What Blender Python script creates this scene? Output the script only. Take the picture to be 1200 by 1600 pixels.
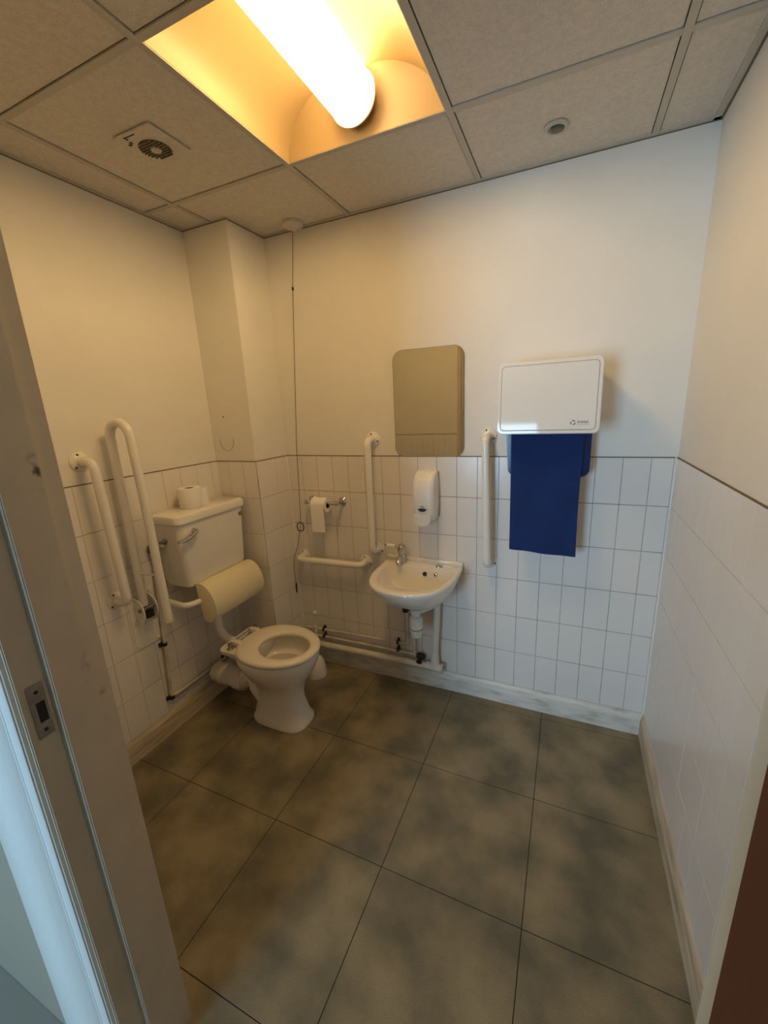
import bpy, bmesh, math, random
from mathutils import Vector, Matrix
random.seed(7)
PI = math.pi
S = bpy.context.scene
for o in list(bpy.data.objects): bpy.data.objects.remove(o)

# ---------------------------------------------------------------- camera
YAW, PITCH, ROLL = 0.4264, -0.2499, -0.0469
cam = bpy.data.cameras.new('camera'); co = bpy.data.objects.new('camera', cam)
S.collection.objects.link(co)
right = Vector((math.cos(YAW), math.sin(YAW), 0))
fwd = Vector((-math.sin(YAW)*math.cos(PITCH), math.cos(YAW)*math.cos(PITCH), math.sin(PITCH)))
up = right.cross(fwd)
r2 = right*math.cos(ROLL) + up*math.sin(ROLL)
u2 = up*math.cos(ROLL) - right*math.sin(ROLL)
m = Matrix((r2, u2, -fwd)).transposed().to_4x4()
m.translation = Vector((1.7707, -1.9551, 1.5554))
co.matrix_world = m
cam.sensor_fit = 'VERTICAL'; cam.sensor_height = 36; cam.sensor_width = 27
cam.lens = 641.73/1600*36; cam.clip_start = 0.01
S.camera = co
# ---------------------------------------------------------------- world, light, exposure
w = bpy.data.worlds.new('world'); S.world = w; w.use_nodes = True
w.node_tree.nodes['Background'].inputs[0].default_value = (0.45, 0.68, 1.0, 1)
w.node_tree.nodes['Background'].inputs[1].default_value = 1.5
LAMP_COL = (1.0, 0.65, 0.27); LAMP_STR = 21.0
def area(name, loc, rot, sx, sy, col, e):
    l = bpy.data.lights.new(name, 'AREA'); l.shape = 'RECTANGLE'; l.size = sx; l.size_y = sy
    l.color = col; l.energy = e
    o = bpy.data.objects.new(name, l); o.location = loc; o.rotation_euler = rot; S.collection.objects.link(o); return o
area('daylight_window', (0.37, -4.72, 1.27), (PI/2, 0, 0), 1.08, 1.50, (0.47, 0.75, 1.0), 55)   # daylight coming through the corridor window
S.view_settings.view_transform = 'Standard'; S.view_settings.look = 'None'
S.view_settings.exposure = 0.48; S.view_settings.gamma = 1.0; S.view_settings.use_curve_mapping = False

# ---------------------------------------------------------------- materials
def mat(name, col, rough=.5, metal=0., bump=0., bscale=200., var=0., vscale=5., coat=0., emit=None, spec=None, sheen=0.):
    m = bpy.data.materials.new(name); m.use_nodes = True
    nt = m.node_tree; b = nt.nodes['Principled BSDF']
    b.inputs['Base Color'].default_value = (*col, 1); b.inputs['Roughness'].default_value = rough
    b.inputs['Metallic'].default_value = metal; b.inputs['Coat Weight'].default_value = coat
    b.inputs['Coat Roughness'].default_value = .04
    if spec is not None: b.inputs['Specular IOR Level'].default_value = spec
    if sheen: b.inputs['Sheen Weight'].default_value = sheen
    if emit: b.inputs['Emission Color'].default_value = (*emit[0], 1); b.inputs['Emission Strength'].default_value = emit[1]
    g = nt.nodes.new('ShaderNodeNewGeometry')
    if bump:
        n = nt.nodes.new('ShaderNodeTexNoise'); n.inputs['Scale'].default_value = bscale; n.inputs['Detail'].default_value = 3
        nt.links.new(g.outputs['Position'], n.inputs['Vector'])
        bp = nt.nodes.new('ShaderNodeBump'); bp.inputs['Strength'].default_value = bump; bp.inputs['Distance'].default_value = .002
        nt.links.new(n.outputs['Fac'], bp.inputs['Height']); nt.links.new(bp.outputs['Normal'], b.inputs['Normal'])
    if var:
        n = nt.nodes.new('ShaderNodeTexNoise'); n.inputs['Scale'].default_value = vscale; n.inputs['Detail'].default_value = 4
        nt.links.new(g.outputs['Position'], n.inputs['Vector'])
        r = nt.nodes.new('ShaderNodeValToRGB'); r.color_ramp.elements[0].position = .35; r.color_ramp.elements[1].position = .65
        r.color_ramp.elements[0].color = (*[c*(1-var) for c in col], 1); r.color_ramp.elements[1].color = (*[min(1, c*(1+var*.5)) for c in col], 1)
        nt.links.new(n.outputs['Fac'], r.inputs['Fac']); nt.links.new(r.outputs['Color'], b.inputs['Base Color'])
    return m
def ramp_mat(name, stops, scale, rough, detail=4., bump=.2, bscale=150., vec_scale=(1, 1, 1), fine=0., spec=None):
    m = mat(name, stops[0][1], rough, bump=bump, bscale=bscale, spec=spec); nt = m.node_tree; b = nt.nodes['Principled BSDF']
    g = nt.nodes.new('ShaderNodeNewGeometry'); mp = nt.nodes.new('ShaderNodeMapping'); mp.inputs['Scale'].default_value = vec_scale
    n = nt.nodes.new('ShaderNodeTexNoise'); n.inputs['Scale'].default_value = scale; n.inputs['Detail'].default_value = detail
    nt.links.new(g.outputs['Position'], mp.inputs['Vector']); nt.links.new(mp.outputs['Vector'], n.inputs['Vector'])
    r = nt.nodes.new('ShaderNodeValToRGB'); cr = r.color_ramp
    while len(cr.elements) < len(stops): cr.elements.new(.5)
    for e, (p, c) in zip(cr.elements, stops): e.position = p; e.color = (*c, 1)
    nt.links.new(n.outputs['Fac'], r.inputs['Fac']); out = r.outputs['Color']
    if fine:
        n2 = nt.nodes.new('ShaderNodeTexNoise'); n2.inputs['Scale'].default_value = 260; n2.inputs['Detail'].default_value = 2
        nt.links.new(g.outputs['Position'], n2.inputs['Vector'])
        mr = nt.nodes.new('ShaderNodeMapRange'); mr.inputs['From Min'].default_value = .3; mr.inputs['From Max'].default_value = .7
        mr.inputs['To Min'].default_value = 1-fine; mr.inputs['To Max'].default_value = 1+fine
        nt.links.new(n2.outputs['Fac'], mr.inputs['Value'])
        mx = nt.nodes.new('ShaderNodeMix'); mx.data_type = 'RGBA'; mx.blend_type = 'MULTIPLY'; mx.inputs[0].default_value = 1
        nt.links.new(out, mx.inputs[6]); nt.links.new(mr.outputs['Result'], mx.inputs[7]); out = mx.outputs[2]
    nt.links.new(out, b.inputs['Base Color']); return m
def add_scuff(m, spots, col, thr=.5):
    """dirt marks on the real surface: noise inside small ellipsoids"""
    nt = m.node_tree; b = nt.nodes['Principled BSDF']
    base = b.inputs['Base Color']; src = base.links[0].from_socket if base.links else None; bc = tuple(base.default_value)
    g = nt.nodes.new('ShaderNodeNewGeometry')
    n = nt.nodes.new('ShaderNodeTexNoise'); n.inputs['Scale'].default_value = 45; n.inputs['Detail'].default_value = 6
    nt.links.new(g.outputs['Position'], n.inputs['Vector']); acc = None
    for (p, rad, s) in spots:
        d = nt.nodes.new('ShaderNodeVectorMath'); d.operation = 'SUBTRACT'; d.inputs[1].default_value = p
        nt.links.new(g.outputs['Position'], d.inputs[0])
        q = nt.nodes.new('ShaderNodeVectorMath'); q.operation = 'DIVIDE'; q.inputs[1].default_value = rad
        nt.links.new(d.outputs[0], q.inputs[0])
        l = nt.nodes.new('ShaderNodeVectorMath'); l.operation = 'LENGTH'; nt.links.new(q.outputs[0], l.inputs[0])
        mr = nt.nodes.new('ShaderNodeMapRange'); mr.inputs['From Min'].default_value = 1; mr.inputs['From Max'].default_value = .2
        mr.inputs['To Min'].default_value = 0; mr.inputs['To Max'].default_value = s
        nt.links.new(l.outputs['Value'], mr.inputs['Value'])
        if acc is None: acc = mr.outputs[0]
        else:
            a = nt.nodes.new('ShaderNodeMath'); a.operation = 'MAXIMUM'; nt.links.new(acc, a.inputs[0]); nt.links.new(mr.outputs[0], a.inputs[1]); acc = a.outputs[0]
    t = nt.nodes.new('ShaderNodeMapRange'); t.inputs['From Min'].default_value = thr; t.inputs['From Max'].default_value = thr+.12
    nt.links.new(n.outputs['Fac'], t.inputs['Value'])
    f = nt.nodes.new('ShaderNodeMath'); f.operation = 'MULTIPLY'; nt.links.new(acc, f.inputs[0]); nt.links.new(t.outputs[0], f.inputs[1])
    mx = nt.nodes.new('ShaderNodeMix'); mx.data_type = 'RGBA'; nt.links.new(f.outputs[0], mx.inputs[0])
    if src: nt.links.new(src, mx.inputs[6])
    else: mx.inputs[6].default_value = bc
    mx.inputs[7].default_value = (*col, 1); nt.links.new(mx.outputs[2], base)

M = {}
M['paint'] = mat('wall_paint', (.80, .775, .71), .55, bump=.12, bscale=90, var=.03, vscale=3)
M['tile'] = mat('glazed_wall_tile', (.80, .765, .72), .22, bump=.03, bscale=25, var=.035, vscale=2.5)
M['tile_joint'] = ramp_mat('grubby_grout', [(.35, (.30, .25, .19)), (.65, (.62, .57, .50))], 4, .8)
M['tile_joint_back'] = ramp_mat('grey_grout', [(.35, (.20, .18, .16)), (.65, (.42, .39, .36))], 4, .8)
M['tile_joint_pale'] = ramp_mat('pale_grout', [(.40, (.50, .45, .40)), (.55, (.72, .68, .63))], 5, .8)
M['seal'] = mat('dark_joint', (.17, .12, .075), .8)
M['ceil'] = ramp_mat('mineral_ceiling_tile', [(.3, (.60, .56, .50)), (.7, (.68, .64, .57))], 60, .9, bump=.35, bscale=350, fine=.10)
M['bar'] = mat('ceiling_bar_paint', (.50, .47, .41), .5)
M['ceil_dark'] = mat('void_dark', (.10, .09, .08), .9)
M['floor'] = ramp_mat('mottled_vinyl', [(.34, (.135, .125, .088)), (.45, (.190, .168, .108)), (.56, (.250, .212, .130)), (.67, (.305, .255, .158))], 5.4, .5, detail=3, bump=.06, bscale=200, fine=.12, spec=.4)
M['floor_seam'] = mat('floor_seam', (.03, .025, .018), .8)
M['skirt'] = ramp_mat('worn_white_skirting', [(.30, (.50, .45, .37)), (.45, (.66, .63, .56)), (.6, (.74, .71, .65))], 9, .5, detail=7, vec_scale=(1, 1, 4))
M['skirt_grim'] = ramp_mat('grubby_skirting', [(.30, (.36, .27, .17)), (.46, (.53, .44, .31)), (.66, (.64, .56, .43))], 8, .55, detail=7, vec_scale=(.6, .6, 7))
M['ceramic'] = mat('white_ceramic', (.84, .81, .74), .12, coat=.5)
M['rail'] = mat('white_coated_steel', (.83, .80, .73), .26, coat=.2)
M['seat'] = mat('cream_plastic_seat', (.84, .78, .66), .25, coat=.2)
M['vinyl'] = mat('cream_vinyl', (.80, .72, .48), .5, bump=.1, bscale=400)
M['plastic'] = mat('white_plastic', (.85, .83, .79), .3)
M['gloss_plastic'] = mat('glossy_white_plastic', (.80, .785, .75), .05)
M['greyline'] = mat('grey_groove', (.42, .40, .36), .5)
M['chrome'] = mat('chrome', (.58, .57, .55), .14, metal=1)
M['steel'] = mat('dull_steel', (.36, .33, .30), .42, metal=.9, var=.2, vscale=60)
M['black'] = mat('black_plastic', (.015, .012, .012), .5)
M['brownblack'] = mat('dark_maroon_plastic', (.020, .005, .008), .4)
M['hole'] = mat('screw_black', (.03, .02, .015), .7)
M['towel'] = mat('navy_cloth', (.001, .022, .125), .85, bump=.5, bscale=900, sheen=.0, var=.12, vscale=9)
M['navy_gloss'] = mat('navy_plastic', (.006, .028, .13), .12, coat=.5)
M['paper'] = mat('tissue_paper', (.88, .85, .80), .95, bump=.3, bscale=300)
M['card'] = mat('cardboard_core', (.10, .075, .055), .9)
M['mirror'] = mat('mirror_glass', (.66, .64, .53), .015, metal=1)
M['mirror_edge'] = mat('mirror_edge', (.22, .21, .16), .3)
M['pipe'] = mat('painted_pipe', (.66, .61, .50), .5, var=.12, vscale=14)
M['pipe_grim'] = mat('grubby_pipe', (.66, .62, .53), .5, var=.2, vscale=20)
M['wastepipe'] = mat('white_waste_pipe', (.76, .73, .65), .4, var=.06, vscale=20)
M['frame'] = mat('gloss_door_frame_paint', (.64, .56, .43), .3, bump=.15, bscale=30, var=.06, vscale=8)
add_scuff(M['frame'], [((.952, -1.563, 1.475), (.06, .016, .040), 1.), ((.94, -1.56, 1.10), (.05, .015, .08), .35), ((.95, -1.54, 1.02), (.04, .01, .02), .6)], (.10, .075, .05), .5)
M['frame_daylit'] = mat('daylit_gloss_frame_paint', (.80, .80, .76), .25, bump=.1, bscale=30)  # paler copy of the frame paint, daylight on the architrave put into its colour
M['door'] = ramp_mat('dark_brown_door', [(.3, (.090, .022, .002)), (.7, (.12, .030, .003))], 14, .7, vec_scale=(1, 1, .08), bump=.05)
M['diffuser'] = mat('opal_lamp_diffuser', (.9, .85, .7), .3, emit=(LAMP_COL, LAMP_STR))
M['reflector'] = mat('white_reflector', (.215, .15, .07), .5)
M['lamp_end'] = mat('lamp_end_cap', (.75, .60, .40), .4)
M['gridfan'] = mat('dark_grille', (.10, .085, .06), .7, var=.5, vscale=90)
M['logo'] = mat('logo_print', (.03, .03, .035), .5)
M['cord'] = mat('pull_cord', (.13, .08, .045), .8)
M['corr_wall'] = mat('corridor_paint', (.34, .30, .23), .7)
M['corr_floor'] = mat('corridor_carpet', (.36, .34, .29), .95)
M['water'] = mat('toilet_water', (.55, .52, .42), .05, coat=.5)
M['mark'] = mat('pencil_mark', (.36, .33, .25), .8)

# ---------------------------------------------------------------- helpers
WL = {}
def bm_new(): return bmesh.new()
def add_box(bm, x0, x1, y0, y1, z0, z1, bev=0., seg=2):
    t = bmesh.new(); bmesh.ops.create_cube(t, size=1)
    for v in t.verts: v.co = Vector(((x0+x1)/2+v.co.x*(x1-x0), (y0+y1)/2+v.co.y*(y1-y0), (z0+z1)/2+v.co.z*(z1-z0)))
    if bev: bmesh.ops.bevel(t, geom=list(t.edges), offset=bev, segments=seg, profile=.5, affect='EDGES')
    merge(bm, t)
def merge(bm, t):
    me = bpy.data.meshes.new('tmp'); t.to_mesh(me); t.free(); bm.from_mesh(me); bpy.data.meshes.remove(me)
def loft(bm, rings, cap0=True, cap1=True, closed=False):
    vs = [[bm.verts.new(p) for p in r] for r in rings]; n = len(vs[0])
    prs = list(zip(vs[:-1], vs[1:])) + ([(vs[-1], vs[0])] if closed else [])
    for a, b in prs:
        for i in range(n): bm.faces.new((a[i], a[(i+1) % n], b[(i+1) % n], b[i]))
    if not closed:
        if cap0: bm.faces.new(list(reversed(vs[0])))
        if cap1: bm.faces.new(vs[-1])
def prism(bm, pts, axis, a, b):
    """closed outline pts (2D) extruded along axis from a to b"""
    def P(p, t): return {'x': (t, p[0], p[1]), 'y': (p[0], t, p[1]), 'z': (p[0], p[1], t)}[axis]
    loft(bm, [[P(p, a) for p in pts], [P(p, b) for p in pts]])
def fillet(pts, r, n=7):
    pts = [Vector(p) for p in pts]; out = [pts[0]]
    for i in range(1, len(pts)-1):
        p = pts[i]; a = (pts[i-1]-p); b = (pts[i+1]-p)
        ang = a.angle(b); d = min(r/math.tan(ang/2), a.length*.49, b.length*.49)
        s = p+a.normalized()*d; e = p+b.normalized()*d
        for k in range(n+1):
            t = k/n; out.append((1-t)**2*s+2*t*(1-t)*p+t*t*e)
    out.append(pts[-1]); return out
def tube(bm, pts, r, seg=14, caps=True):
    pts = [Vector(p) for p in pts]; rings = []
    rs = r if isinstance(r, (list, tuple)) else [r]*len(pts)
    t0 = (pts[1]-pts[0]).normalized(); ref = Vector((0, 0, 1)) if abs(t0.z) < .9 else Vector((1, 0, 0))
    nrm = t0.cross(ref).normalized()
    for i, p in enumerate(pts):
        if i == 0: t = pts[1]-p
        elif i == len(pts)-1: t = p-pts[i-1]
        else: t = (pts[i+1]-p).normalized()+(p-pts[i-1]).normalized()
        t.normalize(); nrm = (nrm-t*nrm.dot(t)).normalized(); bn = t.cross(nrm)
        rings.append([p+(nrm*math.cos(a)+bn*math.sin(a))*rs[i] for a in [2*PI*k/seg for k in range(seg)]])
    loft(bm, rings, caps, caps)
def lathe(bm, prof, origin, axis=(0, 0, 1), seg=28):
    """prof = [(radius, height)...]"""
    ax = Vector(axis).normalized(); ref = Vector((0, 0, 1)) if abs(ax.z) < .9 else Vector((1, 0, 0))
    u = ax.cross(ref).normalized(); v = ax.cross(u); O = Vector(origin)
    rings = [[O+ax*h+(u*math.cos(2*PI*k/seg)+v*math.sin(2*PI*k/seg))*max(r, 1e-4) for k in range(seg)] for r, h in prof]
    loft(bm, rings)
def sring(cx, cy, ax, ayf, ayb, z, nf=2.4, nb=6., N=56):
    """ring in XY: superellipse, front half towards -y (ayf), back half towards +y (ayb)"""
    out = []
    for k in range(N):
        a = 2*PI*k/N; c, s = math.cos(a), math.sin(a)
        n, ay = (nb, ayb) if s > 0 else (nf, ayf)
        out.append((cx+ax*math.copysign(abs(c)**(2/n), c), cy+ay*math.copysign(abs(s)**(2/n), s), z))
    return out
def rrect(w, h, r, cx=0, cy=0, n=6):
    pts = []
    for sx, sy, a0 in ((1, 1, 0), (-1, 1, PI/2), (-1, -1, PI), (1, -1, 1.5*PI)):
        for k in range(n+1):
            a = a0+PI/2*k/n; pts.append((cx+sx*(w/2-r)+r*math.cos(a), cy+sy*(h/2-r)+r*math.sin(a)))
    return pts
def obj(name, bm, m, parent=None, smooth=True, origin=(0, 0, 0), angle=35):
    bmesh.ops.remove_doubles(bm, verts=bm.verts, dist=1e-6)
    bmesh.ops.recalc_face_normals(bm, faces=bm.faces)
    L = Vector(origin)
    if parent is not None: L = WL[parent.name]
    for v in bm.verts: v.co -= L
    me = bpy.data.meshes.new(name); bm.to_mesh(me); bm.free()
    if smooth:
        me.shade_smooth() if hasattr(me, 'shade_smooth') else None
        try: me.set_sharp_from_angle(angle=math.radians(angle))
        except Exception: pass
    me.materials.append(m if not isinstance(m, str) else M[m])
    o = bpy.data.objects.new(name, me); S.collection.objects.link(o); WL[o.name] = L
    if parent is not None: o.parent = parent
    else: o.location = L
    return o
def thing(name, label, cat, loc=(0, 0, 0), group=None):
    o = bpy.data.objects.new(name, None); S.collection.objects.link(o); o.location = loc; o.empty_display_size = .05
    WL[o.name] = Vector(loc); o['label'] = label; o['category'] = cat
    if group: o['group'] = group
    return o
def tag(o, label, cat, group=None):
    o['label'] = label; o['category'] = cat
    if group: o['group'] = group
    return o
def struct(name, bm, m, label=None, cat='wall', smooth=False):
    o = obj(name, bm, m, smooth=smooth); o['kind'] = 'structure'; o['category'] = cat
    if label: o['label'] = label
    return o

# ---------------------------------------------------------------- room measures
W, H, ZT = 2.1707, 2.426, 1.3086      # width, ceiling height, top of the tiles
CX, CY = .2769, -.2619                # corner boxing: faces x = CX and y = CY
YF, YO = -1.52, -1.665                # front wall, room face and corridor face
XL, XR = .94, 1.93                    # door lining faces
DZ = 2.16                             # door head
TOP = H+.20

def wall(name, x0, x1, y0, y1, label, z1=TOP, z0=0):
    bm = bm_new(); add_box(bm, x0, x1, y0, y1, z0, z1); return struct(name, bm, 'paint', label)
wb = wall('wall_back', 0, W+.1, 0, .1, 'white painted back wall with tiled lower half behind the basin')
wl = wall('wall_left', -.1, 0, YF, .1, 'cream painted left wall behind the cistern, tiled below')
wr = wall('wall_right', W, W+.1, YO, 0, 'cream painted right wall, tiled below, with nothing fixed to it')
wc = wall('wall_corner', 0, CX, CY, 0, 'boxed-in square column in the back left corner')
bm = bm_new(); add_box(bm, -.1, XL-.03, YO, YF, 0, TOP); add_box(bm, XR+.03, W, YO, YF, 0, TOP); add_box(bm, XL-.03, XR+.03, YO, YF, DZ+.03, TOP)
wf = struct('wall_front', bm, 'paint', 'wall with the doorway the photo is taken through')

# ---- wall tiles: 100 x 200 mm, each one an object
TP = .0045; GR = .0022; TH = .0
meshes = {}
def tile_mesh(w_, h_, axis, sign, b=.0012):
    """slab centred at origin, front bevelled, facing sign*axis"""
    key = (round(w_, 4), round(h_, 4), axis, sign, b)
    if key in meshes: return meshes[key]
    bm = bm_new(); d = TP
    def ring(w, h, t):
        pts = [(-w/2, -h/2), (w/2, -h/2), (w/2, h/2), (-w/2, h/2)]
        return [((sign*t, p[0], p[1]) if axis == 'x' else (p[0], sign*t, p[1])) for p in pts]
    loft(bm, [ring(w_, h_, 0), ring(w_, h_, d-b), ring(w_-2*b, h_-2*b, d)], cap0=False)
    bmesh.ops.recalc_face_normals(bm, faces=bm.faces)
    me = bpy.data.meshes.new('wall_tile'); bm.to_mesh(me); bm.free(); me.materials.append(M['tile'])
    meshes[key] = me; return me
def tile_wall(parent, axis, sign, plane, a0, a1, joints, zbot=.112, joint='tile_joint', GV=.0018):
    """tiles between a0..a1 along the wall; joints = vertical joint positions"""
    bm = bm_new()
    if axis == 'y': add_box(bm, a0, a1, min(plane, plane+sign*GR), max(plane, plane+sign*GR), zbot, ZT)
    else: add_box(bm, min(plane, plane+sign*GR), max(plane, plane+sign*GR), a0, a1, zbot, ZT)
    obj('grout', bm, joint, parent, smooth=False)
    bm = bm_new()
    s0, s1 = sorted((plane, plane+sign*.0052))
    if axis == 'y': add_box(bm, a0, a1, s0, s1, ZT, ZT+.0028)
    else: add_box(bm, s0, s1, a0, a1, ZT, ZT+.0028)
    obj('top_seal', bm, 'seal', parent, smooth=False)
    js = [a0]+sorted(j for j in joints if a0+.004 < j < a1-.004)+[a1]
    zs = [ZT-.2*k for k in range(6)]+[max(ZT-1.2, zbot)]
    G = .0026
    for a, b in zip(js[:-1], js[1:]):
        for z1, z0 in zip(zs[:-1], zs[1:]):
            me = tile_mesh(b-a-GV, z1-z0-G, axis, sign, .0003 if joint == 'tile_joint_pale' else .0010)
            o = bpy.data.objects.new('wall_tile', me); S.collection.objects.link(o); o.parent = parent
            c = (a+b)/2; zc = (z0+z1)/2; j = random.uniform(-.0003, .0003)
            o.location = (plane+j, c, zc) if axis == 'x' else (c, plane+j, zc)
tile_wall(wb, 'y', -1, 0, CX+.006, W-.011, [W-.0884-.1*k for k in range(20)], joint='tile_joint_back')
tile_wall(wc, 'y', -1, CY, .006, CX, [.09, .19])
tile_wall(wc, 'x', 1, CX, CY, -.006, [-.11])
tile_wall(wl, 'x', 1, 0, YF, CY-.006, [CY-.045-.1*k for k in range(14)], GV=.0013)
tile_wall(wr, 'x', -1, W, YF, -.004, [-.095-.1*k for k in range(15)], joint='tile_joint_pale', GV=.0007)
tile_wall(wf, 'y', 1, YF, .0, XL-.035, [.1*k for k in range(1, 9)], joint='tile_joint_pale')
# white corner beads
for nm, b in (('corner_bead', (W-.011, W, -.0085, 0)), ):
    bm = bm_new(); add_box(bm, *b, .11, ZT, .003, 1); obj(nm, bm, 'plastic', wb, smooth=False)
bm = bm_new(); add_box(bm, CX, CX+.009, -.008, 0, .11, ZT-.004, .002, 1); obj('corner_bead', bm, 'plastic', wb, smooth=False)
bm = bm_new(); add_box(bm, 0, .009, CY-.008, CY, .11, ZT-.004, .002, 1); obj('corner_bead', bm, 'plastic', wl, smooth=False)
# pencilled ring and screw hole on the column
bm = bm_new()
arc = [(.098+.046*math.cos(a), CY-.0006, 1.418+.052*math.sin(a)) for a in [PI*(.93+.02*k*1.12) for k in range(52)]]
tube(bm, arc, .0013, 6); obj('ring_mark', bm, 'mark', wc)
bm = bm_new(); lathe(bm, [(.004, 0), (.004, .0015)], (.097, CY, 1.543), (0, -1, 0), 10); obj('screw_hole', bm, 'hole', wc)

# ---- skirtings
def skirt(name, pts_xy, m, h=.112, t=.018):
    """profile swept along a straight wall run: pts_xy=(start,end,normal)"""
    (xa, ya), (xb, yb), (nx, ny) = pts_xy
    prof = [(0, 0), (t, 0), (t, h*.62), (t*.8, h*.82), (t*.45, h*.95), (0, h)]
    bm = bm_new(); loft(bm, [[(x+nx*p, y+ny*p, q) for p, q in prof] for x, y in ((xa, ya), (xb, yb))])
    o = obj(name, bm, m, smooth=False); o['kind'] = 'structure'; o['category'] = 'baseboard'; return o
skirt('baseboard_back', ((CX, 0), (W, 0), (0, -1)), 'skirt')['label'] = 'chipped white skirting along the back wall below the basin'
skirt('baseboard_left', ((0, YF), (0, CY), (1, 0)), 'skirt_grim')['label'] = 'stained cream skirting along the left wall under the cistern'
skirt('baseboard_right', ((W, YF), (W, -.001), (-1, 0)), 'skirt_grim')['label'] = 'scuffed cream skirting along the bare right wall'
o = skirt('baseboard_corner', ((0, CY), (CX+.018, CY), (0, -1)), 'skirt_grim'); o['label'] = 'short skirting at the foot of the corner column'
bm = bm_new(); add_box(bm, CX, CX+.018, CY, 0, 0, .105, .003); obj('return_piece', bm, 'skirt_grim', o, smooth=False)

# ---- floor
bm = bm_new(); add_box(bm, -.1, W+.1, YO, .1, -.08, -.0015); fl = struct('floor', bm, 'floor_seam', 'mottled olive brown vinyl tiled floor', 'floor')
FX = [-.12, .337, .8039, 1.261, 1.7279, W+.04]; FY = [0.0, -.066, -.5354, -.9941, -1.4615, YO]
for i in range(5):
    for j in range(5):
        x0, x1 = max(FX[i], 0), min(FX[i+1], W); y1, y0 = FY[j], FY[j+1]
        bm = bm_new(); g = .0016 if j else .0006
        add_box(bm, x0+.0013, x1-.0013, y0+.0013, y1-(.0008 if j == 1 else .0013), -.0015, 0, .0005, 1); obj('floor_tile', bm, 'floor', fl, smooth=False)

# ---- ceiling
bm = bm_new(); add_box(bm, -.1, W+.1, YO, .1, TOP, TOP+.05); ce = struct('ceiling', bm, 'ceil_dark', 'suspended ceiling of square speckled tiles in a white grid', 'ceiling')
GX = [0, .1763, .7745, 1.3759, 1.981, W]; GY = [0, -.4627, -1.059, YF]
for i in range(5):
    for j in range(3):
        if i == 2 and j == 1: continue
        bm = bm_new(); d = .0128
        add_box(bm, GX[i]+(d if i else .012), GX[i+1]-(d if i < 4 else .012), GY[j+1]+d, GY[j]-(d if j else .012), H+.0015, H+.014, .001, 1)
        obj('ceiling_tile', bm, 'ceil', ce, smooth=False)
bw = .0105
for i in range(1, 5):
    bm = bm_new()
    y1 = 0 if i > 1 else CY
    add_box(bm, GX[i]-bw, GX[i]+bw, YF, y1, H-.0028, H+.003, .0006, 1); add_box(bm, GX[i]-.002, GX[i]+.002, YF, y1, H, H+.03)
    obj('ceiling_bar', bm, 'bar', ce, smooth=False)
for j in (1, 2):
    for i in range(5):
        a = GX[i]+(bw if i else 0); b = GX[i+1]-(bw if i < 4 else 0)
        bm = bm_new(); add_box(bm, a, b, GY[j]-bw, GY[j]+bw, H-.0026, H+.003, .0006, 1); add_box(bm, a, b, GY[j]-.002, GY[j]+.002, H, H+.03)
        obj('ceiling_bar', bm, 'bar', ce, smooth=False)
for a in ((.0, W, -.017, 0), (0, W, YF, YF+.017), (0, .017, YF, CY), (W-.026, W, YF, 0), (0, CX+.004, CY-.004, CY), (CX, CX+.004, CY, 0)):
    bm = bm_new(); add_box(bm, *a, H-.003, H+.002); obj('wall_angle', bm, 'bar', ce, smooth=False)
for a in ((.0, W, -.0015, 0), (0, .0015, YF, CY), (W-.006, W, YF, 0), (0, CX+.002, CY-.003, CY), (CX, CX+.003, CY, 0)):
    bm = bm_new(); add_box(bm, *a, H-.006, H-.002); obj('shadow_strip', bm, 'seal', ce, smooth=False)  # shadow line under the ceiling edge, put in as solid dark strips

# ---------------------------------------------------------------- door frame (structure)
def frame_piece(name, outline, z0, z1, m='frame', label=None):
    bm = bm_new(); prism(bm, outline, 'z', z0, z1)
    bmesh.ops.bevel(bm, geom=[e for e in bm.edges if abs(e.verts[0].co.z-e.verts[1].co.z) > .5], offset=.0022, segments=2, affect='EDGES')
    o = obj(name, bm, m, smooth=True); o['kind'] = 'structure'; o['category'] = 'door frame'
    if label: o['label'] = label
    return o
tl = frame_piece('trim_1', [(XL-.03, YO-.004), (XL, YO-.004), (XL, -1.621), (XL+.012, -1.621), (XL+.012, -1.556), (XL, -1.552), (XL, YF-.001), (XL-.03, YF-.001)], 0, DZ, label='left door jamb with a metal strike plate, stop and scuff marks')
ar = frame_piece('trim_2', [(XL-.007, YO-.0005), (XL-.007, YO-.012), (XL-.014, YO-.018), (XL-.024, YO-.019), (XL-.034, YO-.030), (XL-.05, YO-.036), (XL-.058, YO-.040), (.80, YO-.040), (.775, YO-.034), (.765, YO-.025), (.765, YO-.0005)], 0, DZ+.05, m='frame_daylit', label='left door architrave lit pale blue by daylight')
tr = frame_piece('trim_3', [(XR, YO-.002), (XR+.03, YO-.002), (XR+.03, YF-.0005), (XR+.02, -1.569), (XR, -1.569)], 0, DZ, label='right door jamb beside the brown door')
bm = bm_new(); add_box(bm, XL, XR, YO, YF, DZ, DZ+.03, .002); add_box(bm, XL, XR, -1.621, -1.556, DZ-.012, DZ+.001, .002); add_box(bm, .80, 2.1, YO-.038, YO, DZ+.03, DZ+.11, .004)
o = struct('trim_4', bm, 'frame', 'door head above the doorway', 'door frame')
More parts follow.
